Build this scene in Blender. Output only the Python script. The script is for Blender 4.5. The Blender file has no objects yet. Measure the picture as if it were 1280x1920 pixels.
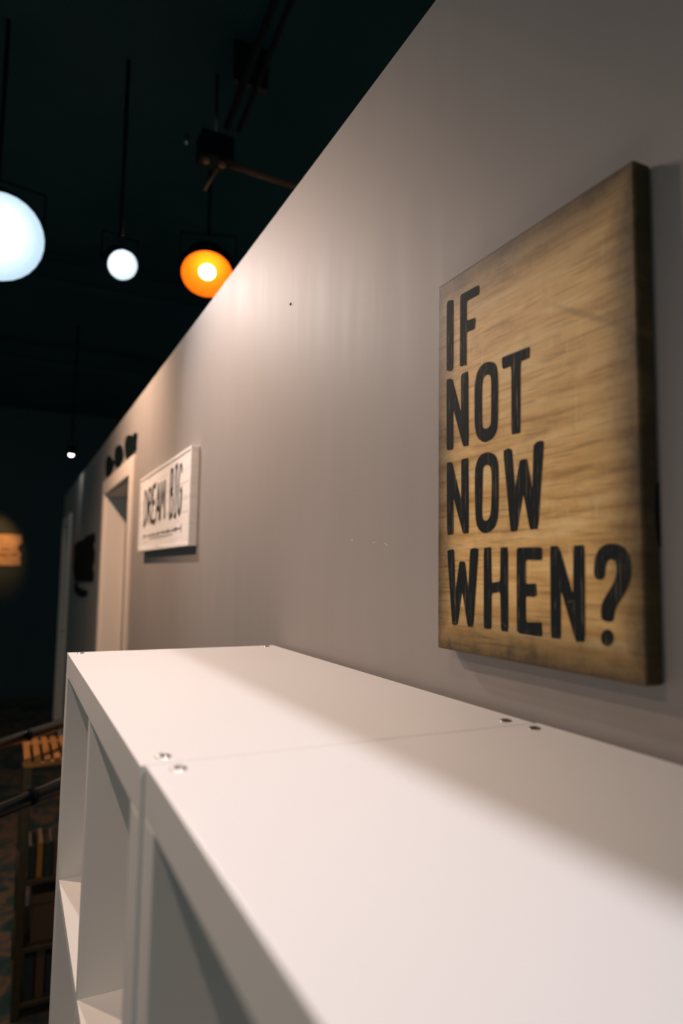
import bpy, bmesh, math, random
from mathutils import Vector, Matrix
from mathutils.geometry import tessellate_polygon

random.seed(7)
S = bpy.context.scene
COL = S.collection
Z0 = 1.465                       # top of the shelving units above the carpet

# ------------------------------------------------------------------ camera
cam_d = bpy.data.cameras.new('camera')
cam = bpy.data.objects.new('camera', cam_d)
COL.objects.link(cam)
cam.location = (-0.4864, -0.5451, Z0 + 0.1501)
cam.rotation_euler = (1.65977, -0.0147, -0.45314)
cam_d.sensor_fit = 'HORIZONTAL'
cam_d.sensor_width = 24.0
cam_d.lens = 23.70
cam_d.clip_start = 0.01
cam_d.dof.use_dof = True
cam_d.dof.focus_distance = 1.0
cam_d.dof.aperture_fstop = 2.8
S.camera = cam

# ------------------------------------------------------------------ world and exposure
world = bpy.data.worlds.new('world')
S.world = world
world.use_nodes = True
bg = world.node_tree.nodes['Background']
bg.inputs[0].default_value = (.60, .90, .92, 1)
bg.inputs[1].default_value = 0.17
S.view_settings.view_transform = 'Standard'
S.view_settings.look = 'None'
S.view_settings.exposure = 0.0
S.view_settings.gamma = 1.0
S.view_settings.use_curve_mapping = False


# the lamps of the place and two added unseen fills: location, aim, power (W), cone (deg), blend, colour, source radius
LAMPS = {
    'key':   dict(loc=(0.155, -0.45, 1.60), aim=(-0.30, 0.10, 0.0), power=60, cone=130, blend=.6, col=(1, .94, 1.0), rad=.016),
    'white': dict(loc=(-0.168, 2.045, 1.30), aim=(0.00, 1.05, 0.70), power=5.5, cone=100, blend=1.0, col=(1, .87, .87), rad=.03),
    'big':   dict(loc=(-0.588, 2.024, 1.30), aim=(-0.18, 0.30, 0.15), power=54, cone=100, blend=1.0, col=(1, .88, .83), rad=.022),
    'wash':  dict(loc=(-0.950, 1.150, 1.15), aim=(0.00, 1.05, 0.25), power=60, cone=114, blend=1.0, col=(1, .68, .50), rad=.022),  # added out-of-view fill that gives the wall its warm light
    'doorway': dict(loc=(-0.700, 2.400, 1.50), aim=(0.00, 2.75, 0.28), power=135, cone=124, blend=1.0, col=(1, .66, .46), rad=.03),  # added out of view to brighten the door frame and jamb
    'amber': dict(loc=(0.302, 2.635, 1.60), aim=(0.12, 2.05, 0.75), power=60, cone=100, blend=.2, col=(1, .55, .25), rad=.04),
    'room':  dict(loc=(-1.600, 0.000, 1.15), aim=(-0.25, -0.05, -0.15), power=15, cone=60, blend=1.0, col=(1, .74, .60), rad=.016),
    'over':  dict(loc=(-1.120, -0.400, 1.95), aim=(-0.55, 0.30, -0.90), power=72, cone=44, blend=.8, col=(1, .74, .58), rad=.02),
    'far':   dict(loc=(-0.095, 5.365, 1.10), aim=(-0.15, 6.9, -0.30), power=3, cone=110, blend=.7, col=(1, .97, .92), rad=.03),
    'poster': dict(loc=(-0.85, 7.9, 1.55), aim=(-0.67, 8.8, 0.42), power=125, cone=27, blend=.9, col=(1, .40, .12), rad=.03),
}


# ------------------------------------------------------------------ materials
def mat(name, col=(.5, .5, .5), rough=.5, metal=0.0, spec=.5):
    m = bpy.data.materials.new(name)
    m.use_nodes = True
    b = m.node_tree.nodes['Principled BSDF']
    b.inputs['Base Color'].default_value = (*col, 1)
    b.inputs['Roughness'].default_value = rough
    b.inputs['Metallic'].default_value = metal
    b.inputs['Specular IOR Level'].default_value = spec
    return m


class N:
    """tiny helper around a node tree"""
    def __init__(s, m):
        s.t = m.node_tree
        s.b = s.t.nodes['Principled BSDF']
        s.co = s.t.nodes.new('ShaderNodeTexCoord')

    def new(s, kind, **kw):
        n = s.t.nodes.new(kind)
        for k, v in kw.items():
            setattr(n, k, v)
        return n

    def link(s, a, b):
        s.t.links.new(a, b)

    def map(s, scale=(1, 1, 1), rot=(0, 0, 0), out='Object'):
        n = s.new('ShaderNodeMapping')
        n.inputs['Scale'].default_value = scale
        n.inputs['Rotation'].default_value = rot
        s.link(s.co.outputs[out], n.inputs['Vector'])
        return n.outputs[0]

    def noise(s, vec, scale, detail=4, rough=.55, dist=0.0):
        n = s.new('ShaderNodeTexNoise')
        n.inputs['Scale'].default_value = scale
        n.inputs['Detail'].default_value = detail
        n.inputs['Roughness'].default_value = rough
        n.inputs['Distortion'].default_value = dist
        s.link(vec, n.inputs['Vector'])
        return n.outputs['Fac']

    def ramp(s, fac, stops):
        n = s.new('ShaderNodeValToRGB')
        e = n.color_ramp.elements
        while len(e) < len(stops):
            e.new(.5)
        for i, (p, c) in enumerate(stops):
            e[i].position = p
            e[i].color = (*c, 1) if len(c) == 3 else c
        s.link(fac, n.inputs['Fac'])
        return n.outputs['Color']

    def mix(s, fac, a, b, mode='MIX'):
        n = s.new('ShaderNodeMix', data_type='RGBA', blend_type=mode)
        for v, i in ((fac, 0), (a, 6), (b, 7)):
            if isinstance(v, (int, float)):
                n.inputs[i].default_value = v
            elif isinstance(v, tuple):
                n.inputs[i].default_value = (*v, 1)
            else:
                s.link(v, n.inputs[i])
        return n.outputs[2]

    def math(s, op, a, b=0.0):
        n = s.new('ShaderNodeMath', operation=op)
        for v, i in ((a, 0), (b, 1)):
            if isinstance(v, (int, float)):
                n.inputs[i].default_value = v
            else:
                s.link(v, n.inputs[i])
        return n.outputs[0]

    def bump(s, h, strength=.2, dist=.002):
        n = s.new('ShaderNodeBump')
        n.inputs['Strength'].default_value = strength
        n.inputs['Distance'].default_value = dist
        s.link(h, n.inputs['Height'])
        s.link(n.outputs[0], s.b.inputs['Normal'])


def m_wall():
    m = mat('taupe_wall_paint', (.30, .28, .27), .5, spec=.3)
    n = N(m)
    st = n.noise(n.map((1, 9, .7)), 2.2, 4)
    fine = n.noise(n.map((1, 1, 1)), 260, 2)
    n.link(n.ramp(st, [(.3, (.298, .276, .263)), (.7, (.312, .289, .277))]), n.b.inputs['Base Color'])
    n.link(n.ramp(st, [(.3, (.57,) * 3), (.7, (.62,) * 3)]), n.b.inputs['Roughness'])
    n.bump(fine, .12, .0006)
    return m


def m_white():
    m = mat('white_melamine', (.80, .80, .795), .36, spec=.35)
    n = N(m)
    n.bump(n.noise(n.map((1, 1, 1)), 420, 2), .05, .0003)
    return m


def m_carpet():
    m = mat('patterned_carpet', (.03, .03, .03), .95, spec=.1)
    n = N(m)
    a = n.noise(n.map((1, 1, 1)), 5.5, 3, dist=.8)
    c = n.ramp(a, [(.36, (.018, .042, .045)), (.48, (.045, .064, .064)), (.55, (.15, .09, .055)), (.62, (.04, .060, .062)), (.75, (.12, .10, .095))])
    n.link(c, n.b.inputs['Base Color'])
    n.bump(n.noise(n.map((1, 1, 1)), 500, 2), .6, .003)
    return m


def m_canvas(vig=True):
    m = mat('printed_wood_canvas' if vig else 'printed_wood_canvas_plain', (.4, .26, .12), .55, spec=.3)
    n = N(m)
    # object coordinates: origin at the centre of the canvas, y along the wall, z up
    g1 = n.noise(n.map((1, 2.2, 24), (math.radians(6), 0, 0)), 2.6, 6, .62, .25)
    g2 = n.noise(n.map((1, 3.0, 60), (math.radians(4), 0, 0)), 3.5, 5, .6, .2)
    blot = n.noise(n.map((1, 1, 1)), 22, 9, .72)
    c = n.ramp(g1, [(.30, (.40, .215, .065)), (.43, (.66, .405, .14)), (.53, (.78, .51, .20)), (.70, (.86, .65, .33))])
    c = n.mix(n.ramp(g2, [(.34, (.6,) * 3), (.46, (0,) * 3)]), c, (.30, .165, .06))
    c = n.mix(n.math('MULTIPLY', n.ramp(blot, [(.5, (0,) * 3), (.75, (1,) * 3)]), .55), c, (.32, .19, .075))
    scr = n.noise(n.map((1, 30, 3), (math.radians(-52), 0, 0)), 6, 4, .6)
    c = n.mix(n.ramp(scr, [(.63, (0,) * 3), (.72, (.5,) * 3)]), c, (.85, .66, .42))
    if vig:
        sep = n.new('ShaderNodeSeparateXYZ')
        n.link(n.co.outputs['Object'], sep.inputs[0])
        ay = n.math('SUBTRACT', .1520, n.math('ABSOLUTE', sep.outputs[1]))
        az = n.math('SUBTRACT', .2290, n.math('ABSOLUTE', sep.outputs[2]))
        d = n.math('MINIMUM', n.math('MULTIPLY', ay, 1.35), az)
        d = n.math('ADD', d, n.math('MULTIPLY', n.math('SUBTRACT', blot, .5), .075))
        v = n.ramp(n.math('MULTIPLY', d, 12.0), [(.0, (.93,) * 3), (.25, (.68,) * 3), (.6, (.22,) * 3), (.95, (0,) * 3)])
        c = n.mix(v, c, (.030, .022, .010))
        # folded edges are printed darker still
        fx = n.ramp(n.math('MULTIPLY', sep.outputs[0], 30.0), [(.06, (0,) * 3), (.16, (.40,) * 3)])
        c = n.mix(fx, c, (.022, .018, .010))
        # an old crease printed across the upper right
        ln = n.math('ABSOLUTE', n.math('SUBTRACT', n.math('SUBTRACT', sep.outputs[2], n.math('MULTIPLY', sep.outputs[1], .58)), .1615))
        ln = n.math('ADD', ln, n.math('MULTIPLY', n.math('SUBTRACT', blot, .5), .006))
        k = n.math('MULTIPLY', n.ramp(n.math('MULTIPLY', ln, 120.0), [(.10, (.40,) * 3), (.6, (0,) * 3)]), n.ramp(n.math('MULTIPLY', sep.outputs[1], -8.0), [(.28, (0,) * 3), (.6, (1,) * 3)]))
        c = n.mix(k, c, (.20, .115, .045))
    n.link(c, n.b.inputs['Base Color'])
    n.bump(n.noise(n.map((1, 1, 1)), 700, 2), .15, .0005)
    return m


def m_brush_ink():
    m = mat('brushed_black_ink', (.012, .015, .017), .65, spec=.10)
    n = N(m)
    s1 = n.noise(n.map((1, 60, 2.0)), 8, 4, .7)
    s2 = n.noise(n.map((1, 14, 40), (math.radians(18), 0, 0)), 1.6, 3, .6)
    a = n.ramp(s1, [(.585, (0,) * 3), (.69, (.75,) * 3)])
    b = n.ramp(s2, [(.69, (0,) * 3), (.76, (.5,) * 3)])
    f = n.math('MAXIMUM', a, b)
    n.link(n.mix(f, (.008, .013, .015), (.42, .31, .19)), n.b.inputs['Base Color'])
    return m


def m_whitewash():
    m = mat('whitewashed_board', (.7, .68, .66), .6)
    n = N(m)
    g = n.noise(n.map((1, 1.2, 16)), 4, 5, .65)
    sp = n.noise(n.map((1, 1, 1)), 30, 4, .7)
    c = n.ramp(g, [(.28, (.62, .60, .58)), (.45, (.84, .82, .81)), (.7, (.90, .88, .87))])
    c = n.mix(n.ramp(sp, [(.68, (0,) * 3), (.75, (.7,) * 3)]), c, (.16, .15, .14))
    n.link(c, n.b.inputs['Base Color'])
    return m


def m_wood(name, a, b, rough=.5):
    m = mat(name, a, rough)
    n = N(m)
    g = n.noise(n.map((14, 1.5, 14)), 3, 4)
    n.link(n.ramp(g, [(.3, a), (.7, b)]), n.b.inputs['Base Color'])
    return m


def m_paper():
    m = mat('old_parchment', (.55, .40, .24), .8)
    n = N(m)
    g = n.noise(n.map((1, 1, 1)), 9, 5, .6)
    n.link(n.ramp(g, [(.3, (.42, .30, .18)), (.7, (.66, .52, .36))]), n.b.inputs['Base Color'])
    return m


def m_emit(name, col, strength):
    m = bpy.data.materials.new(name)
    m.use_nodes = True
    t = m.node_tree
    t.nodes.remove(t.nodes['Principled BSDF'])
    e = t.nodes.new('ShaderNodeEmission')
    e.inputs[0].default_value = (*col, 1)
    e.inputs[1].default_value = strength
    t.links.new(e.outputs[0], t.nodes['Material Output'].inputs[0])
    return m


def m_black_ceiling():
    m = mat('black_ceiling_paint', (.02, .03, .03), .75, spec=.2)
    n = N(m)
    g = n.noise(n.map((1, 1, 1)), 1.6, 3)
    n.link(n.ramp(g, [(.3, (.008, .036, .042)), (.7, (.018, .050, .055))]), n.b.inputs['Base Color'])
    return m


M = dict(
    wall=m_wall(), white=m_white(), carpet=m_carpet(), canvas=m_canvas(), ink=m_brush_ink(),
    whitewash=m_whitewash(), ceiling=m_black_ceiling(), paper=m_paper(),
    blackwall=mat('black_wall_paint', (.045, .068, .074), .8, spec=.1),
    blackmetal=mat('black_gloss_tube', (.002, .004, .005), .035, spec=.10),
    matteblack=mat('matte_black_metal', (.002, .006, .007), .7, spec=.1),
    trim=mat('cream_trim_paint', (.84, .74, .66), .4),
    door=mat('cream_door_paint', (.74, .62, .53), .45),
    steel=mat('bright_steel', (.42, .42, .41), .25, 1.0),
    steeldark=mat('dark_steel', (.09, .09, .09), .35, 1.0),
    blackprint=mat('black_print', (.015, .016, .017), .6),
    brownprint=mat('brown_print', (.10, .05, .02), .8),
    wood=m_wood('amber_stained_wood', (.24, .10, .02), (.34, .15, .035)),
    wooddark=m_wood('dark_stained_wood', (.040, .030, .012), (.06, .045, .018)),
    pipe=mat('rusty_red_pipe', (.16, .06, .035), .5),
    reflector=mat('lamp_reflector', (.50, .58, .64), .6, 0.0, .3),
    amberbowl=mat('amber_gel_reflector', (.95, .27, .006), .6, .0, .1),
    cord=mat('black_rubber', (.006, .008, .008), .8, spec=.1),
    kraft=mat('brown_kraft_board', (.10, .06, .036), .8),
    bookdark=mat('dark_teal_book_cloth', (.018, .032, .034), .6),
    bookbrown=mat('brown_book_cloth', (.10, .06, .035), .6),
    bookorange=mat('orange_book_cloth', (.42, .18, .03), .55),
    paperedge=mat('page_edges', (.10, .09, .07), .8),
    chip=mat('white_paint_chip', (.75, .72, .70), .6),
    caulk=mat('dark_base_strip', (.03, .042, .042), .4),
)


# ------------------------------------------------------------------ mesh helpers
def link(o, parent=None):
    COL.objects.link(o)
    if parent is not None:
        o.parent = parent
    return o


def empty(name, loc, label=None, cat=None, group=None, rz=0.0):
    o = bpy.data.objects.new(name, None)
    o.location = loc
    o.rotation_euler = (0, 0, rz)
    link(o)
    tag(o, label, cat, group)
    return o


def tag(o, label=None, cat=None, group=None, kind=None):
    for k, v in (('label', label), ('category', cat), ('group', group), ('kind', kind)):
        if v:
            o[k] = v
    return o


def mesh_obj(name, bm, m, parent=None, loc=(0, 0, 0), smooth=False):
    me = bpy.data.meshes.new(name)
    bmesh.ops.recalc_face_normals(bm, faces=bm.faces)
    bm.to_mesh(me)
    bm.free()
    if smooth:
        for p in me.polygons:
            p.use_smooth = True
    me.materials.append(m)
    o = bpy.data.objects.new(name, me)
    o.location = loc
    return link(o, parent)


def add_box(bm, x0, x1, y0, y1, z0, z1, bevel=0.0, seg=1):
    b = bmesh.new()
    vs = [b.verts.new((x, y, z)) for x in (x0, x1) for y in (y0, y1) for z in (z0, z1)]
    for f in ((0, 1, 3, 2), (4, 6, 7, 5), (0, 4, 5, 1), (2, 3, 7, 6), (0, 2, 6, 4), (1, 5, 7, 3)):
        b.faces.new([vs[i] for i in f])
    bmesh.ops.recalc_face_normals(b, faces=b.faces)
    if bevel:
        bmesh.ops.bevel(b, geom=list(b.edges), offset=bevel, segments=seg, affect='EDGES', profile=.5)
    merge(bm, b)


def merge(bm, b):
    b.verts.ensure_lookup_table()
    mp = {v: bm.verts.new(v.co) for v in b.verts}
    for f in b.faces:
        bm.faces.new([mp[v] for v in f.verts])
    b.free()


def box(name, m, parent, x0, x1, y0, y1, z0, z1, bevel=0.0, seg=1, loc=(0, 0, 0)):
    bm = bmesh.new()
    add_box(bm, x0, x1, y0, y1, z0, z1, bevel, seg)
    return mesh_obj(name, bm, m, parent, loc)


def add_tube(bm, pts, r, seg=12, caps=True):
    pts = [Vector(p) for p in pts]
    rr = r if isinstance(r, (list, tuple)) else [r] * len(pts)
    rings = []
    up = None
    for i, p in enumerate(pts):
        d = (pts[min(i + 1, len(pts) - 1)] - pts[max(i - 1, 0)]).normalized()
        if up is None:
            up = Vector((0, 0, 1)) if abs(d.z) < .9 else Vector((1, 0, 0))
        a = d.cross(up).normalized()
        b = a.cross(d).normalized()
        up = b
        rings.append([bm.verts.new(p + (a * math.cos(2 * math.pi * k / seg) + b * math.sin(2 * math.pi * k / seg)) * rr[i]) for k in range(seg)])
    for r0, r1 in zip(rings, rings[1:]):
        for k in range(seg):
            bm.faces.new((r0[k], r0[(k + 1) % seg], r1[(k + 1) % seg], r1[k]))
    if caps:
        bm.faces.new(rings[0][::-1])
        bm.faces.new(rings[-1])


def tube(name, m, parent, pts, r, seg=12, loc=(0, 0, 0)):
    bm = bmesh.new()
    add_tube(bm, pts, r, seg)
    return mesh_obj(name, bm, m, parent, loc, True)


def lathe_bm(prof, seg=28):
    """profile (r, z) turned about the local z axis"""
    bm = bmesh.new()
    rings = []
    for r, z in prof:
        if r < 1e-6:
            rings.append([bm.verts.new((0, 0, z))])
        else:
            rings.append([bm.verts.new((r * math.cos(2 * math.pi * k / seg), r * math.sin(2 * math.pi * k / seg), z)) for k in range(seg)])
    for a, b in zip(rings, rings[1:]):
        for k in range(seg):
            k2 = (k + 1) % seg
            if len(a) == 1:
                bm.faces.new((a[0], b[k], b[k2]))
            elif len(b) == 1:
                bm.faces.new((a[k], a[k2], b[0]))
            else:
                bm.faces.new((a[k], a[k2], b[k2], b[k]))
    return bm


def plate_bm(outer, holes, x_front, x_back):
    """flat cut-out in the y-z plane with thickness along x"""
    bm = bmesh.new()
    loops = [outer] + list(holes)
    flat = [pt for lp in loops for pt in lp]
    tris = tessellate_polygon([[Vector((y, z, 0)) for y, z in lp] for lp in loops])
    fv = [bm.verts.new((x_front, y, z)) for y, z in flat]
    bv = [bm.verts.new((x_back, y, z)) for y, z in flat]
    for t in tris:
        try:
            bm.faces.new([fv[i] for i in t])
            bm.faces.new([bv[i] for i in reversed(t)])
        except ValueError:
            pass
    i0 = 0
    for lp in loops:
        n = len(lp)
        for k in range(n):
            a, b = i0 + k, i0 + (k + 1) % n
            bm.faces.new((fv[a], fv[b], bv[b], bv[a]))
        i0 += n
    return bm


def smooth_loop(pts, it=2, keep=.18):
    for _ in range(it):
        out = []
        n = len(pts)
        for i in range(n):
            a, b = pts[i], pts[(i + 1) % n]
            out.append((a[0] + (b[0] - a[0]) * keep, a[1] + (b[1] - a[1]) * keep))
            out.append((a[0] + (b[0] - a[0]) * (1 - keep), a[1] + (b[1] - a[1]) * (1 - keep)))
        pts = out
    return pts


def stroke_bm(bm, pts, w, x0, x1):
    """flat brush stroke: ribbon of width w (number or list) along pts in the y-z plane"""
    ps = [Vector((0, y, z)) for y, z in pts]
    ws = w if isinstance(w, list) else [w] * len(ps)
    L, R = [], []
    for i, p in enumerate(ps):
        d = (ps[min(i + 1, len(ps) - 1)] - ps[max(i - 1, 0)]).normalized()
        nrm = Vector((0, -d.z, d.y)) * ws[i] * .5
        L.append(p + nrm)
        R.append(p - nrm)
    q = [[bm.verts.new((x, v.y, v.z)) for v in s] for x in (x0, x1) for s in (L, R)]
    n = len(ps)
    for i in range(n - 1):
        bm.faces.new((q[0][i], q[0][i + 1], q[1][i + 1], q[1][i]))
        bm.faces.new((q[2][i], q[3][i], q[3][i + 1], q[2][i + 1]))
        bm.faces.new((q[0][i], q[2][i], q[2][i + 1], q[0][i + 1]))
        bm.faces.new((q[1][i], q[1][i + 1], q[3][i + 1], q[3][i]))
    for i in (0, n - 1):
        bm.faces.new((q[0][i], q[1][i], q[3][i], q[2][i]))


# ------------------------------------------------------------------ the room
WX = 0.010            # face of the partition wall
WB = 0.120            # its far face
WT = Z0 + 0.957       # its top
D1 = (2.755, 3.735, Z0 + .600)       # first doorway: near jamb, far jamb, head
YE = 7.62             # far end of the partition

tag(box('floor', M['carpet'], None, -5, 3.2, -3, 8.95, -.05, 0), kind='structure')
tag(box('ceiling', M['ceiling'], None, -5, 3.2, -3, 8.95, 3.62, 3.68), kind='structure')
tag(box('wall_back', M['blackwall'], None, -5, 3.2, 8.8, 8.95, 0, 3.62), kind='structure')
tag(box('baseboard_back', M['caulk'], None, -5, 3.2, 8.785, 8.8, 0, .11, .003), kind='structure')

D2 = (6.52, 7.36, Z0 + .60)
bm = bmesh.new()
add_box(bm, WX, WB, -2.6, D1[0], 0, WT)
add_box(bm, WX, WB, D1[0], D1[1], D1[2], WT)
add_box(bm, WX, WB, D1[1], D2[0], 0, WT)
add_box(bm, WX, WB, D2[0], D2[1], D2[2], WT)
add_box(bm, WX, WB, D2[1], YE, 0, WT)
bmesh.ops.remove_doubles(bm, verts=bm.verts, dist=1e-5)
wall = tag(mesh_obj('wall_right', bm, M['wall'], None), kind='structure')
for y, z, w, h in ((.4364, .2022, .0022, .0014), (.3638, .1955, .0016, .0011), (.3560, .1962, .0012, .0010), (.3226, .1910, .0019, .0011), (.328, .1935, .0011, .0008)):
    bm = plate_bm([(y + w, Z0 + z), (y + w * .2, Z0 + z + h), (y - w, Z0 + z + h * .3), (y - w * .4, Z0 + z - h)], [], WX - .0004, WX + .001)
    mesh_obj('paint_chip', bm, M['chip'], wall)
bm = lathe_bm([(0, .003), (.0022, .0024), (.003, .0)], 10)
o = mesh_obj('nail_head', bm, M['steeldark'], wall, (WX, .7358, Z0 + .7083), True)
o.rotation_euler = (0, -math.pi / 2, 0)


def casing(n, y0, y1, zt, w=.080, t=.020):
    e = tag(empty('trim_%d' % n, (0, 0, 0)), kind='structure')
    box('casing_board', M['trim'], e, WX - t, WX, y0 - w, y0 + .004, 0, zt + w, .004, 2)
    box('casing_board', M['trim'], e, WX - t, WX, y1 - .004, y1 + w, 0, zt + w, .004, 2)
    box('head_casing', M['trim'], e, WX - t, WX, y0 + .004, y1 - .004, zt - .004, zt + w, .004, 2)
    # lining of the opening
    box('jamb', M['trim'], e, WX - .002, WB + .004, y0, y0 + .018, 0, zt - .018, .002)
    box('jamb', M['trim'], e, WX - .002, WB + .004, y1 - .018, y1, 0, zt - .018, .002)
    box('head_jamb', M['trim'], e, WX - .002, WB + .004, y0, y1, zt - .018, zt, .002)
    return e


casing(1, *D1)
casing(2, *D2)

# first door: leaf swung open into the room behind, hinged on the far jamb
d1 = tag(empty('door_1', (WB + .012, D1[1] - .020, 0)), kind='structure')
lw, lt, lh = .90, .036, D1[2] - .03
box('stile', M['door'], d1, 0, .11, -lt, 0, .01, lh, .003)
box('stile', M['door'], d1, lw - .11, lw, -lt, 0, .01, lh, .003)
for a, b in ((.01, .20), (.98, 1.10), (lh - .12, lh)):
    box('rail', M['door'], d1, .11, lw - .11, -lt, 0, a, b, .003)
for a, b in ((.20, .98), (1.10, lh - .12)):
    box('panel', M['door'], d1, .11, lw - .11, -lt + .010, -.010, a, b)
for z in (.25, 1.05, 1.80):
    tube('hinge', M['steel'], d1, [(-.004, -lt - .003, z), (-.004, -lt - .003, z + .09)], .006, 8)
tube('door_handle', M['steel'], d1, [(lw - .06, -lt, 1.0), (lw - .06, -lt - .045, 1.0), (lw - .17, -lt - .050, 1.0)], .009, 10)

# second door: closed leaf set into its frame
d2 = tag(empty('door_2', (.045, D2[0] + .020, 0)), kind='structure')
w2, h2 = D2[1] - D2[0] - .040, D2[2] - .03
box('stile', M['door'], d2, 0, .036, 0, .11, .01, h2, .003)
box('stile', M['door'], d2, 0, .036, w2 - .11, w2, .01, h2, .003)
for a, b in ((.01, .20), (.98, 1.10), (h2 - .12, h2)):
    box('rail', M['door'], d2, 0, .036, .11, w2 - .11, a, b, .003)
for a, b in ((.20, .98), (1.10, h2 - .12)):
    box('panel', M['door'], d2, .010, .026, .11, w2 - .11, a, b)
tube('door_handle', M['steel'], d2, [(0, .06, 1.0), (-.045, .06, 1.0), (-.050, .17, 1.0)], .009, 10)

# ------------------------------------------------------------------ shelving units (two columns, four rows each)
UW, UD, PT, IT, CELL = .765, .390, .038, .016, .3365


def screw_mesh():
    bm = lathe_bm([(.0, .0006), (.0016, .0006), (.0020, .0016), (.0042, .0016), (.0058, .0009), (.0066, .0)], 18)
    me = bpy.data.meshes.new('screw')
    bmesh.ops.recalc_face_normals(bm, faces=bm.faces)
    bm.to_mesh(me)
    bm.free()
    for p in me.polygons:
        p.use_smooth = True
    me.materials.append(M['steel'])
    return me


SCREW = screw_mesh()


def shelving_unit(x_front, y0, label):
    e = empty('shelving_unit', (x_front, y0, 0), label, 'shelf', 'white cube shelving units in a row')
    bv = .0009
    top = box('top_panel', M['white'], e, 0, UD, 0, UW, Z0 - PT, Z0, bv, 2)
    for x in (.021, UD - .021):
        for y in (.0185, UW - .0185):
            s = bpy.data.objects.new('screw', SCREW)
            s.location = (x, y, Z0)
            link(s, top)
    box('base_panel', M['white'], e, 0, UD, 0, UW, 0, PT, bv, 2)
    for y in (0, UW - PT):
        box('side_panel', M['white'], e, 0, UD, y, y + PT, PT, Z0 - PT, bv, 2)
    yc = UW / 2
    box('divider', M['white'], e, .002, UD, yc - IT / 2, yc + IT / 2, PT, Z0 - PT, .0006)
    for k in range(3):
        z = Z0 - PT - (k + 1) * .3353 - k * IT
        for a, b in ((PT, yc - IT / 2), (yc + IT / 2, UW - PT)):
            box('shelf', M['white'], e, .002, UD, a, b, z - IT, z, .0006)
    return e


shelving_unit(-.390, 0.0005, 'white cube shelving unit farther from the camera, nearer the doorways')
shelving_unit(-.386, -.7655, 'white cube shelving unit closest to the camera, below the quote canvas')

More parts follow.
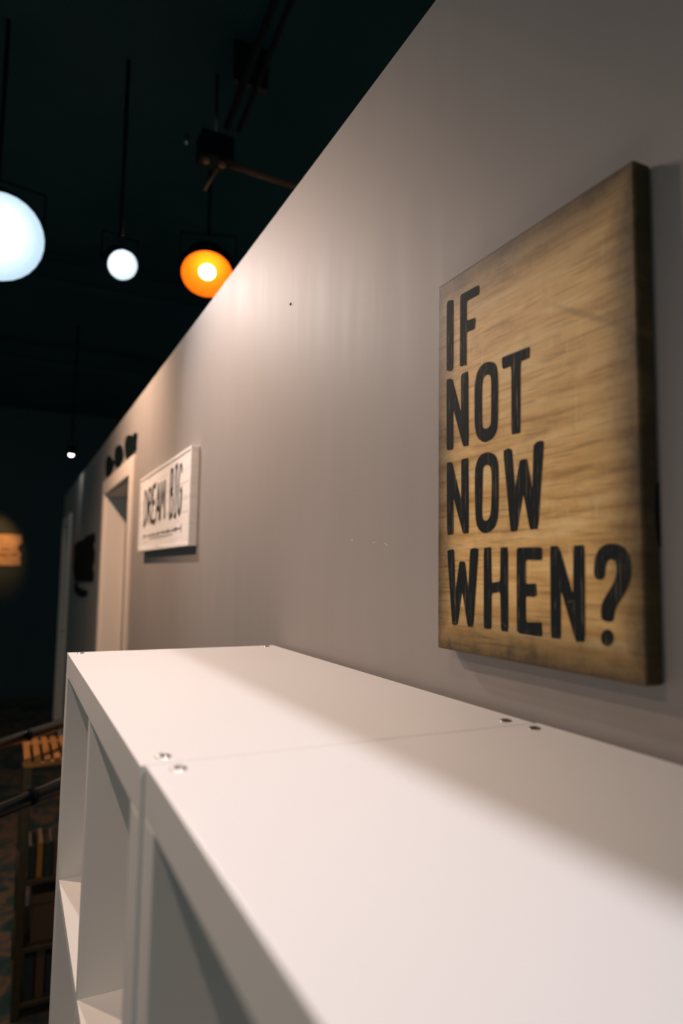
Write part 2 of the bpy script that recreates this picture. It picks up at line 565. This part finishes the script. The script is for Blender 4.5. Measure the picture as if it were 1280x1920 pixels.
# ------------------------------------------------------------------ canvas with the brushed quote
LET = {
    'I':[(0.1375,0.4869),(0.1358,0.4906),(0.1297,0.4902),(0.1237,0.488),(0.1243,0.4018),(0.1267,0.3995),(0.1303,0.3996),(0.1377,0.4025)],
    'F':[(0.1089,0.4873),(0.107,0.489),(0.0723,0.4876),(0.0728,0.4761),(0.0966,0.4768),(0.0966,0.4523),(0.0795,0.4505),(0.081,0.4373),(0.0967,0.4383),(0.0972,0.3974),(0.1005,0.3995),(0.1072,0.399),(0.11,0.4009)],
    'N1':[(0.1377,0.3904),(0.1307,0.3902),(0.1257,0.388),(0.1078,0.3417),(0.1078,0.3857),(0.1053,0.3897),(0.0937,0.3898),(0.093,0.3003),(0.1036,0.3009),(0.1241,0.3522),(0.1241,0.3008),(0.1376,0.3017)],
    'O1':[(0.0814,0.3654),(0.0795,0.3773),(0.0741,0.3871),(0.0636,0.3915),(0.0517,0.39),(0.0434,0.3853),(0.0394,0.3756),(0.0388,0.353),(0.0399,0.3159),(0.0425,0.3069),(0.0491,0.3011),(0.0591,0.2991),(0.0659,0.2997),(0.0746,0.305),(0.0798,0.3137),(0.0815,0.3273)],
    'O1i':[(0.0676,0.3621),(0.0663,0.3728),(0.062,0.3767),(0.0543,0.3758),(0.051,0.3722),(0.0508,0.3558),(0.0514,0.3214),(0.0531,0.3158),(0.059,0.3137),(0.0658,0.3155),(0.0675,0.3202),(0.0678,0.3378)],
    'T':[(0.032,0.3875),(0.0304,0.3887),(-0.0106,0.3878),(-0.0123,0.3866),(-0.0118,0.3761),(0.0021,0.3759),(0.0033,0.2997),(0.0068,0.2993),(0.0173,0.3),(0.0164,0.3752),(0.0298,0.3752),(0.0318,0.3778)],
    'N2':[(0.1373,0.2859),(0.1295,0.2859),(0.1261,0.2843),(0.1076,0.2358),(0.1075,0.2844),(0.1046,0.286),(0.0933,0.2857),(0.093,0.1974),(0.1041,0.1971),(0.1238,0.2433),(0.1233,0.1977),(0.1364,0.1969)],
    'O2':[(0.0815,0.2651),(0.079,0.2764),(0.0727,0.2852),(0.0616,0.2873),(0.0498,0.2851),(0.0422,0.2794),(0.0388,0.2696),(0.0393,0.2243),(0.0409,0.2098),(0.0457,0.2016),(0.0544,0.1971),(0.0642,0.1957),(0.0722,0.1986),(0.0783,0.2058),(0.0807,0.2175)],
    'O2i':[(0.0668,0.2633),(0.0661,0.2708),(0.0617,0.2734),(0.0548,0.2721),(0.0513,0.2663),(0.0505,0.25),(0.0519,0.2229),(0.0543,0.2132),(0.0602,0.2092),(0.0665,0.2108),(0.0685,0.2166),(0.068,0.2292)],
    'W2':[(0.0308,0.2844),(0.0217,0.2858),(0.0167,0.2828),(0.0124,0.2399),(0.0045,0.2696),(0.0007,0.2705),(-0.0066,0.2698),(-0.0143,0.2359),(-0.0166,0.2822),(-0.0213,0.2852),(-0.0277,0.2857),(-0.0317,0.2837),(-0.0219,0.1966),(-0.0101,0.1961),(-0.0006,0.235),(0.0094,0.1964),(0.0156,0.1953),(0.02,0.1964)],
    'W3':[(0.1364,0.178),(0.1249,0.1797),(0.1219,0.177),(0.1197,0.1276),(0.1114,0.1637),(0.1081,0.165),(0.1005,0.1643),(0.0942,0.1323),(0.0905,0.1783),(0.0825,0.18),(0.0748,0.1785),(0.085,0.0905),(0.0954,0.09),(0.106,0.1306),(0.1148,0.0914),(0.1204,0.0897),(0.126,0.0906)],
    'H':[(0.0653,0.1795),(0.0526,0.1804),(0.0519,0.1408),(0.0374,0.1429),(0.0365,0.1794),(0.0243,0.1791),(0.0247,0.09),(0.0365,0.0902),(0.0373,0.1316),(0.052,0.1293),(0.0527,0.0907),(0.0659,0.09)],
    'E':[(0.0105,0.1764),(0.007,0.1784),(-0.0275,0.1777),(-0.027,0.165),(-0.0035,0.1658),(-0.0031,0.1408),(-0.0182,0.1417),(-0.0191,0.1301),(-0.0156,0.128),(-0.003,0.1283),(-0.0026,0.1019),(-0.0255,0.1035),(-0.026,0.0894),(0.0073,0.0898),(0.0112,0.0923)],
    'N3':[(-0.0385,0.1784),(-0.0485,0.1786),(-0.0527,0.1728),(-0.0679,0.1309),(-0.0693,0.1783),(-0.083,0.1783),(-0.0817,0.0901),(-0.0704,0.089),(-0.052,0.1375),(-0.0514,0.0897),(-0.0381,0.0895)],
    'Q':[(-0.0935,0.1469),(-0.0943,0.1631),(-0.0983,0.1728),(-0.1059,0.178),(-0.1144,0.1789),(-0.1239,0.1774),(-0.1306,0.1721),(-0.1343,0.1637),(-0.1346,0.1517),(-0.1321,0.1425),(-0.1249,0.1321),(-0.1177,0.1234),(-0.1158,0.1177),(-0.1144,0.1096),(-0.1011,0.1106),(-0.1007,0.1187),(-0.1021,0.1255),(-0.1072,0.1333),(-0.1159,0.144),(-0.1191,0.1516),(-0.1196,0.1591),(-0.1176,0.1638),(-0.1129,0.1653),(-0.1086,0.163),(-0.1066,0.1563),(-0.1057,0.1467)],
    'dot':[(-0.1144,0.0966),(-0.1138,0.0937),(-0.1123,0.0912),(-0.11,0.0894),(-0.1073,0.0886),(-0.1046,0.0888),(-0.1023,0.0902),(-0.1009,0.0925),(-0.1004,0.0953),(-0.101,0.0982),(-0.1026,0.1007),(-0.1049,0.1025),(-0.1077,0.1033),(-0.1103,0.1029),(-0.1125,0.1015),(-0.114,0.0993)],
}
CY, CZ, CW, CH, CT = 0.0050, Z0 + .2885, .3040, .4580, .0220
cv = empty('quote_canvas', (WX - CT, CY, CZ), 'wood-print canvas with black brushed words IF NOT NOW WHEN?', 'canvas sign')
bm = bmesh.new()
add_box(bm, 0, CT - .0008, -CW / 2, CW / 2, -CH / 2, CH / 2, .0022, 3)
mesh_obj('canvas', bm, M['canvas'], cv)


def loc_pts(pts):
    return [(y - CY, z + Z0 - CZ) for y, z in pts]


for key, pts in LET.items():
    if key.endswith('i'):
        continue
    rnd = key[0] in 'OQ' or key == 'dot'
    pl = smooth_loop(loc_pts(pts), 2, .25) if rnd else smooth_loop(loc_pts(pts), 1, .08)
    holes = []
    if key + 'i' in LET:
        holes = [smooth_loop(loc_pts(LET[key + 'i']), 2, .25)]
    nm = 'question_mark' if key == 'Q' else 'question_mark_dot' if key == 'dot' else 'letter'
    mesh_obj(nm, plate_bm(pl, holes, -.0005, .0004), M['ink'], cv)
# black printed mark wrapped round the folded right edge
bm = bmesh.new()
pts = [(CT - .0010, -.085 + .028)] + [(CT - .0010 - .0052 * math.sin(math.pi * k / 10), -.085 + .028 * math.cos(math.pi * k / 10)) for k in range(1, 10)] + [(CT - .0010, -.085 - .028)]
a = [bm.verts.new((x, -CW / 2 - .0004, z)) for x, z in pts]
b = [bm.verts.new((x, -CW / 2 + .0006, z)) for x, z in pts]
bm.faces.new(a)
bm.faces.new(b[::-1])
for k in range(len(pts)):
    k2 = (k + 1) % len(pts)
    bm.faces.new((a[k], b[k], b[k2], a[k2]))
mesh_obj('printed_mark', bm, M['ink'], cv)

# ------------------------------------------------------------------ DREAM BIG board
BY0, BY1, BZ0, BZ1, BT = 1.470, 2.375, Z0 + .222, Z0 + .528, .0270
bx = WX - BT
db = empty('slogan_board', (bx, 0, 0), 'white-washed wooden board lettered DREAM BIG beside the lit doorway', 'sign')
NPL = 3
hgt = (BZ1 - BZ0 - .024) / NPL
for k in range(NPL):
    box('plank', M['whitewash'], db, .003, BT - .001, BY0 + .012, BY1 - .012, BZ0 + .012 + k * hgt + .0004, BZ0 + .012 + (k + 1) * hgt - .0004, .001)
box('edge_strip', M['whitewash'], db, 0, BT - .001, BY0, BY1, BZ1 - .012, BZ1, .0015)
box('edge_strip', M['whitewash'], db, 0, BT - .001, BY0, BY1, BZ0, BZ0 + .012, .0015)
box('edge_strip', M['whitewash'], db, 0, BT - .001, BY0, BY0 + .012, BZ0 + .012, BZ1 - .012, .0015)
box('edge_strip', M['whitewash'], db, 0, BT - .001, BY1 - .012, BY1, BZ0 + .012, BZ1 - .012, .0015)
GLYPH = {
    'D': [[(.1, 0), (.1, 1)], [(0, 1), (.4, .95), (.85, .72), (.95, .45), (.8, .2), (.45, .03), (0, 0)]],
    'R': [[(.1, 0), (.1, 1)], [(.05, .98), (.6, .97), (.9, .8), (.75, .6), (.12, .48)], [(.3, .48), (.95, 0)]],
    'E': [[(.1, 0), (.1, 1)], [(.05, .98), (.9, 1)], [(.1, .52), (.75, .55)], [(.05, .02), (.95, 0)]],
    'A': [[(0, 0), (.5, 1)], [(.5, 1), (.95, 0)], [(.15, .32), (.85, .34)]],
    'M': [[(0, 0), (.12, 1)], [(.12, .98), (.5, .35), (.86, .98)], [(.86, 1), (1, 0)]],
    'B': [[(.1, 0), (.1, 1)], [(0, 1), (.6, .98), (.85, .80), (.65, .58), (.15, .52)], [(.2, .52), (.8, .45), (1, .25), (.75, .04), (0, 0)]],
    'I': [[(.5, 0), (.5, 1)], [(.15, 1), (.85, 1)], [(.15, 0), (.85, 0)]],
    'G': [[(.95, .82), (.75, .97), (.4, .98), (.08, .7), (.02, .4), (.2, .08), (.55, 0), (.9, .15), (.92, .48)], [(.55, .48), (1, .48)]],
}


def word(txt, ystart, yend, zb, zt, wd, rise=0.0):
    step = (ystart - yend) / len(txt)
    for i, ch in enumerate(txt):
        yl = ystart - i * step
        bm = bmesh.new()
        for st in GLYPH[ch]:
            pts = [(yl - u * step * .86, zb + rise * i + v * (zt - zb)) for u, v in st]
            ws = [wd * (.75 + .5 * (k / max(1, len(pts) - 1))) for k in range(len(pts))]
            stroke_bm(bm, pts, ws, .0022, .0032)
        mesh_obj('letter', bm, M['blackprint'], db)


word('DREAM', 2.270, 1.842, Z0 + .328, Z0 + .467, .019)
word('BIG', 1.768, 1.585, Z0 + .326, Z0 + .490, .017)
# the small script line between two arrows
bm = bmesh.new()
stroke_bm(bm, [(2.265, Z0 + .281), (2.165, Z0 + .281)], .004, .0022, .0032)
stroke_bm(bm, [(2.262, Z0 + .291), (2.250, Z0 + .281), (2.262, Z0 + .271)], .004, .0022, .0032)
mesh_obj('arrow', bm, M['blackprint'], db)
bm = bmesh.new()
stroke_bm(bm, [(1.675, Z0 + .281), (1.583, Z0 + .281)], .004, .0022, .0032)
stroke_bm(bm, [(1.583, Z0 + .294), (1.583, Z0 + .267)], .004, .0022, .0032)
stroke_bm(bm, [(1.662, Z0 + .289), (1.675, Z0 + .281), (1.662, Z0 + .273)], .004, .0022, .0032)
mesh_obj('arrow', bm, M['blackprint'], db)
rs = random.Random(3)
y = 2.145
bm = bmesh.new()
while y > 1.705:
    w = rs.uniform(.045, .085)
    n = int(w / .006)
    pts = [(y - w * k / n, Z0 + .280 + (.0065 if k % 2 else -.0055) * rs.uniform(.5, 1.1)) for k in range(n + 1)]
    stroke_bm(bm, pts, .0022, .0022, .0032)
    y -= w + .014
stroke_bm(bm, [(2.135, Z0 + .267), (1.93, Z0 + .268), (1.71, Z0 + .267)], .0022, .0022, .0032)
mesh_obj('script_line', bm, M['blackprint'], db)

# ------------------------------------------------------------------ black shapes above the first doorway, black wall lettering beyond it
orn = [[(3.774,0.7081),(3.8085,0.752),(3.8097,0.8061),(3.7799,0.8252),(3.699,0.8249),(3.5966,0.8029),(3.5821,0.7851),(3.5134,0.7775),(3.4658,0.7554),(3.4735,0.7304),(3.5337,0.7165),(3.5852,0.6964),(3.6697,0.6921)], [(3.3753,0.7172),(3.4126,0.7608),(3.4124,0.808),(3.3567,0.8249),(3.2367,0.8159),(3.1757,0.7998),(3.1085,0.757),(3.0942,0.7309),(3.1366,0.7152),(3.1891,0.7064),(3.2193,0.6901),(3.3011,0.6968)], [(2.9771,0.706),(3.0241,0.7596),(3.0169,0.8014),(2.9714,0.8188),(2.8706,0.8048),(2.8076,0.7863),(2.7783,0.761),(2.7634,0.7895),(2.7022,0.7858),(2.6668,0.7723),(2.6856,0.7418),(2.6772,0.7084),(2.7178,0.6987),(2.7966,0.7016),(2.8495,0.6837),(2.9221,0.6866)]]
ol = ['leftmost of three black wall ornaments above the doorway', 'middle one of three black wall ornaments above the doorway', 'largest black wall ornament above the doorway, with an upright spike']
for k, pts in enumerate(orn):
    cy = sum(q[0] for q in pts) / len(pts)
    cz = sum(q[1] for q in pts) / len(pts)
    pl = smooth_loop([(a - cy, b - cz + .006) for a, b in pts], 2, .25)
    o = mesh_obj('wall_ornament', plate_bm(pl, [], 0, .009), M['matteblack'], None, (WX - .009, cy, Z0 + cz))
    tag(o, ol[k], 'ornament', 'black ornaments above the doorway')
ws = empty('wall_lettering', (WX - .008, 5.1, Z0 + .2), 'black cut-out lettering on the dark wall between the two doorways', 'sign')
pl = [(a - 5.1, b - .2) for a, b in [(5.7067,0.0328),(5.9291,0.1517),(5.9599,0.3507),(5.6285,0.3792),(5.0686,0.3686),(4.8168,0.3927),(4.3174,0.3907),(4.2638,0.3471),(4.3715,0.313),(4.2624,0.2649),(4.2551,0.209),(4.357,0.1608),(4.2488,0.1163),(4.2778,0.0641)]]
yv = [q[0] for q in pl]
# a row of tall cut-out letter bars with a lower swash
hol = []
for k in range(4):
    c = .48 - k * .28
    hol.append([(c + .02, -.10), (c + .03, .06), (c - .02, .06), (c - .03, -.10)])
mesh_obj('letter_row', plate_bm(pl, hol, 0, .008), M['matteblack'], ws)
mesh_obj('swash', plate_bm(smooth_loop([(a - 5.1, b - .2) for a, b in [(5.7588,0.0222),(5.4269,0.0291),(5.4089,-0.0023),(4.9615,-0.0117),(4.6216,-0.0056),(4.6443,-0.042),(4.9312,-0.0693),(5.3706,-0.0688),(5.7156,-0.0483)]], 1, .2), [], 0, .008), M['matteblack'], ws)

# ------------------------------------------------------------------ torn notice on the back wall
rs = random.Random(11)
py0, py1 = -1.02, -.385
pz0, pz1 = Z0 + .175, Z0 + .555
edge = []
for k in range(9):
    edge.append((py1 + (-.010 if k not in (3, 4) else -.045) + rs.uniform(-.012, .010), pz1 - (pz1 - pz0) * k / 8))
for k in range(1, 12):
    edge.append((py1 - (py1 - py0) * k / 12, pz0 + rs.uniform(-.006, .006)))
for k in range(9):
    edge.append((py0 + rs.uniform(-.01, .01), pz0 + (pz1 - pz0) * k / 8))
for k in range(1, 12):
    edge.append((py0 + (py1 - py0) * k / 12, pz1 + rs.uniform(-.004, .004)))
nt = empty('notice', (0, 8.79, 0), 'amber-lit torn parchment notice on the black back wall', 'poster')
bm = bmesh.new()
tr = tessellate_polygon([[Vector((a, b, 0)) for a, b in edge]])
f = [bm.verts.new((a, 0, b)) for a, b in edge]
g = [bm.verts.new((a, .009, b)) for a, b in edge]
for t in tr:
    bm.faces.new([f[i] for i in t])
    bm.faces.new([g[i] for i in reversed(t)])
for k in range(len(edge)):
    k2 = (k + 1) % len(edge)
    bm.faces.new((f[k], f[k2], g[k2], g[k]))
mesh_obj('sheet', bm, M['paper'], nt)
for row, (zc, xa, xb, hh) in enumerate(((Z0 + .365, -.90, -.510, .020), (Z0 + .305, -.96, -.425, .024))):
    x = xa
    while x < xb:
        w = rs.uniform(.018, .034)
        box('printed_mark', M['brownprint'], nt, x, min(x + w, xb), -.0006, .0004, zc - hh / 2, zc + hh / 2)
        x += w + rs.choice((.008, .008, .022))

# ------------------------------------------------------------------ handrails
def handrail(a, b, posts, label):
    z = Z0 - .465
    e = empty('handrail', (a[0], a[1], 0), label, 'railing', 'black tubular handrails')
    A, B = Vector((0, 0, z)), Vector((b[0] - a[0], b[1] - a[1], z))
    tube('rail_tube', M['blackmetal'], e, [A, B], .0205, 20)
    d = (B - A).normalized()
    bm = bmesh.new()
    add_tube(bm, [B - d * .002, B + d * .007], .038, 20)
    mesh_obj('wall_flange', bm, M['blackmetal'], e, smooth=True)
    for t in posts:
        p = A.lerp(B, t)
        tube('post', M['blackmetal'], e, [(p.x, p.y, .008), (p.x, p.y, z - .018)], .0190, 16)
        tube('foot_plate', M['blackmetal'], e, [(p.x, p.y, 0), (p.x, p.y, .009)], .055, 20)
    # joint sleeve
    p = A.lerp(B, .78)
    tube('joint_sleeve', M['blackmetal'], e, [p - d * .012, p + d * .012], .0217, 20)
    return e


handrail((-1.85, .615), (.004, 2.712), (.02, .42), 'farther black tubular handrail, above the slatted wooden rack')
handrail((-1.85, .060), (.004, 1.914), (.02, .40), 'nearer black tubular handrail, passing right behind the white shelving')

# ------------------------------------------------------------------ slatted wooden rack
RX0, RX1, RY0, RY1 = -.412, -.045, 2.25, 2.60
RT = Z0 - .565
rk = empty('slatted_rack', ((RX0 + RX1) / 2, (RY0 + RY1) / 2, 0), 'stained wooden rack with slatted top standing under the handrail', 'rack')
hx, hy = (RX1 - RX0) / 2, (RY1 - RY0) / 2
for sx in (-1, 1):
    for sy in (-1, 1):
        x, y = sx * (hx - .017), sy * (hy - .017)
        box('post', M['wooddark'], rk, x - .015, x + .015, y - .015, y + .015, 0, RT - .02, .002)
for y0, y1 in ((-hy, -hy + .034), (hy - .034, hy)):
    box('top_rail', M['wood'], rk, -hx, hx, y0, y1, RT - .02, RT - .004, .002)
ns = 11
for k in range(ns):
    x = -hx + .014 + (2 * hx - .028) * k / (ns - 1)
    box('slat', M['wood'], rk, x - .0115, x + .0115, -hy, hy, RT - .004, RT + .010, .0015)
SH = (Z0 - .988, Z0 - 1.222, .055)
for z in SH:
    box('rack_shelf', M['wooddark'], rk, -hx + .003, hx - .003, -hy + .004, hy - .004, z - .018, z, .002)


def book(x, y, z, w, h, d, m, label, tilt=0.0):
    e = empty('book', (x, y, z), label, 'book', 'books in the slatted rack')
    e.rotation_euler = (0, tilt, 0)
    box('cover', M[m], e, 0, .0025, 0, d, 0, h, .0006)
    box('cover', M[m], e, w - .0025, w, 0, d, 0, h, .0006)
    box('spine', M[m], e, .0025, w - .0025, 0, .0025, 0, h)
    box('pages', M['paperedge'], e, .0025, w - .0025, .0025, d - .003, .003, h - .003)
    return e


x = RX0 + .036
spec = [(.024, .115, 'bookdark'), (.020, .125, 'bookorange'), (.030, .118, 'bookdark'), (.022, .120, 'bookbrown'), (.028, .11, 'bookdark'), (.026, .124, 'bookbrown'), (.030, .112, 'bookdark'), (.024, .118, 'bookdark')]
nm = ['first dark book from the left post, upper rack shelf', 'slim orange book standing on the upper rack shelf', 'dark book just right of the orange one on the upper rack shelf',
      'brown book, fourth from the left on the upper rack shelf', 'dark book, fifth from the left on the upper rack shelf', 'brown book, sixth from the left on the upper rack shelf',
      'thick dark book, seventh from the left on the upper rack shelf', 'last dark book near the wall, upper rack shelf']
for (w, h, m), lb in zip(spec, nm):
    book(x, RY0 + .02, SH[0], w, h, .16, m, lb)
    x += w + .0035
kb = empty('kraft_box', (-.235, RY0 + .16, SH[1]), 'brown kraft box on the middle shelf of the slatted rack', 'box')
box('box_body', M['kraft'], kb, -.12, .12, -.13, .13, 0, .135, .003)
box('box_lid', M['kraft'], kb, -.124, .124, -.134, .134, .1355, .170, .003)
x = RX0 + .040
spec = [(.034, .150, 'bookdark'), (.030, .165, 'bookbrown'), (.036, .145, 'bookdark'), (.030, .158, 'bookdark'), (.034, .150, 'bookbrown'), (.036, .16, 'bookdark')]
nm = ['dark book beside the left post, bottom rack shelf', 'tall brown book, second on the bottom rack shelf', 'short dark book, third on the bottom rack shelf',
      'dark book, fourth on the bottom rack shelf', 'brown book, fifth on the bottom rack shelf', 'dark book nearest the wall, bottom rack shelf']
for (w, h, m), lb in zip(spec, nm):
    book(x, RY0 + .02, SH[2], w, h, .17, m, lb)
    x += w + .005

# ------------------------------------------------------------------ ceiling steel and pipes
CEIL = 3.62
def beam(name_label, x0, x1, y, z):
    e = empty('ceiling_beam', ((x0 + x1) / 2, y, z), name_label, 'beam', 'black ceiling beams')
    h = (x1 - x0) / 2
    box('flange', M['ceiling'], e, -h, h, -.06, .06, 0, .012, .002)
    box('web', M['ceiling'], e, -h, h, -.006, .006, .012, .158)
    box('flange', M['ceiling'], e, -h, h, -.06, .06, .158, .17, .002)


for y, lb in ((-.6, 'black ceiling beam closest to the camera'), (1.0, 'black ceiling beam short of the three bright lamps'), (4.1, 'black ceiling beam beyond the amber lamp'), (6.0, 'black ceiling beam nearest the dark back wall')):
    beam(lb, -4.9, 3.1, y, CEIL - .17)
cd = empty('conduit', (.16, 0, Z0 + 1.98), 'dark conduit pair running under the ceiling above the wall top', 'conduit')
tube('pipe', M['cord'], cd, [(-.10, -.6, 0), (.06, 2.05, 0)], .014, 10)
tube('pipe', M['cord'], cd, [(-.05, -.6, .002), (.11, 2.05, .002)], .011, 10)
for t in (.15, .55, .9):
    box('pipe_clip', M['steeldark'], cd, -.135 + .16 * t, .0 + .16 * t, -.6 + 2.65 * t, -.575 + 2.65 * t, .013, CEIL - Z0 - 1.98, .001)

jb = empty('junction_box', (.150, 2.00, Z0 + 1.78), 'dark ceiling junction box with rust-red pipe arm left of wall top', 'junction box')
box('box_body', M['matteblack'], jb, -.055, .075, -.05, .05, 0, .10, .004)
tube('hanger_rod', M['steeldark'], jb, [(.01, 0, .10), (.01, 0, CEIL - Z0 - 1.78)], .006, 8)
tube('pipe_arm', M['pipe'], jb, [(.07, .01, .015), (.62, .05, .015)], .012, 12)
tube('strut', M['pipe'], jb, [(.03, .03, -.002), (.022, .20, -.004)], .006, 10)
tube('drop_nozzle', M['pipe'], jb, [(-.03, -.02, .0), (-.03, -.02, -.018)], [.012, .016], 12)
tube('drop_nozzle', M['pipe'], jb, [(.035, -.02, .0), (.035, -.02, -.018)], [.012, .016], 12)
tube('sensor_bulb', M['steel'], jb, [(-.105, 0, .040), (-.105, 0, .052), (-.105, 0, .076), (-.105, 0, .088)], [.004, .009, .009, .004], 12)
tube('sensor_bracket', M['steeldark'], jb, [(-.055, 0, .064), (-.098, 0, .064)], .003, 8)


# ------------------------------------------------------------------ lamps
def spot_lamp(key, name, label, R, depth, bulb_r, bulb_col, bulb_strength, group=None, bowl_mat='reflector', drop=0.0):
    """can lamp: housing, reflector bowl, bulb, yoke and stem up to the ceiling"""
    P = LAMPS[key]
    loc = Vector((P['loc'][0], P['loc'][1], P['loc'][2] + Z0))
    aim = Vector((P['aim'][0], P['aim'][1], P['aim'][2] + Z0))
    e = empty(name, loc, label, 'lamp', group)
    q = (aim - loc).to_track_quat('-Z', 'Y')
    rot = q.to_euler()
    t = .004
    # local -Z is the beam; the mouth lies at z = 0
    prof = [(R, .0), (R + t, .0), (R + t, depth * .55), (R * .62, depth), (0, depth)]
    h = mesh_obj('housing', lathe_bm(prof), M['matteblack'], e, smooth=False)
    bowl = [(R - .0005, .001)] + [(R * math.cos(a) - .0005, .001 + depth * .62 * math.sin(a)) for a in [math.pi / 2 * k / 8 for k in range(1, 8)]] + [(0, .001 + depth * .62)]
    rf = mesh_obj('reflector', lathe_bm(bowl), M[bowl_mat], e, smooth=True)
    bm = bmesh.new()
    bmesh.ops.create_uvsphere(bm, u_segments=20, v_segments=12, radius=bulb_r)
    for v in bm.verts:
        v.co.z = v.co.z * (.55 if not drop else 1.0) + .012 + bulb_r * .3 - drop
    bl = mesh_obj('bulb', bm, m_emit('glowing_bulb_' + key, bulb_col, bulb_strength), e, smooth=True)
    for o in (h, rf, bl):
        o.rotation_euler = rot
    # yoke and stem
    rgt = q @ Vector((1, 0, 0))
    rgt.z = 0
    rgt.normalize()
    back = q @ Vector((0, 0, depth * .4))
    a, b = back + rgt * (R + .012), back - rgt * (R + .012)
    topz = max(back.z, 0) + R + .05
    tube('yoke', M['matteblack'], e, [a, a + Vector((0, 0, topz - a.z)), b + Vector((0, 0, topz - b.z)), b], .005, 8)
    m_ = (a + b) / 2
    tube('stem', M['matteblack'], e, [(m_.x, m_.y, topz), (m_.x, m_.y, CEIL - loc.z)], .008, 8)
    # the light the lamp gives, leaving its mouth
    ld = bpy.data.lights.new('spot_' + key, 'SPOT')
    ld.energy = P['power']
    ld.color = P['col']
    ld.spot_size = math.radians(P['cone'])
    ld.spot_blend = P['blend']
    ld.shadow_soft_size = P['rad']
    lo = bpy.data.objects.new('spot_' + key, ld)
    link(lo, e)
    lo.location = q @ Vector((0, 0, -max(.02, P['rad'] + .012) - drop * 1.6))
    lo.rotation_euler = rot
    return e


WH = (1, .96, .95)
spot_lamp('key', 'can_lamp', 'black can lamp hanging over the partition above the shelving', .055, .13, .030, WH, 8, 'white can lamps')
spot_lamp('white', 'can_lamp', 'small bright white lamp in the middle of the three glaring lamps', .056, .12, .025, WH, 9, 'white can lamps')
spot_lamp('big', 'can_lamp', 'large bluish-white glaring lamp at the left edge of the picture', .150, .18, .072, (.86, .95, 1), 7, 'white can lamps')
spot_lamp('amber', 'amber_lamp', 'glowing amber lamp just above the top of the partition wall', .125, .15, .040, (1, .72, .36), 16, None, 'amberbowl')
spot_lamp('wash', 'can_lamp', 'black can lamp over the aisle facing the slogan board wall', .06, .14, .035, WH, 8, 'white can lamps')
spot_lamp('doorway', 'can_lamp', 'black can lamp over the aisle aimed at the open doorway', .05, .12, .03, WH, 8, 'white can lamps')
spot_lamp('room', 'can_lamp', 'black can lamp out in the room facing the quote canvas', .07, .15, .04, WH, 8, 'white can lamps')
spot_lamp('over', 'can_lamp', 'black can lamp over the aisle in front of the shelving', .055, .13, .03, WH, 8, 'white can lamps')
spot_lamp('far', 'can_lamp', 'tiny distant white lamp above the far end of the partition', .028, .07, .021, WH, 12, 'white can lamps', drop=.034)
spot_lamp('poster', 'amber_lamp', 'amber lamp lighting the torn notice on the back wall', .05, .12, .03, (1, .5, .12), 6)
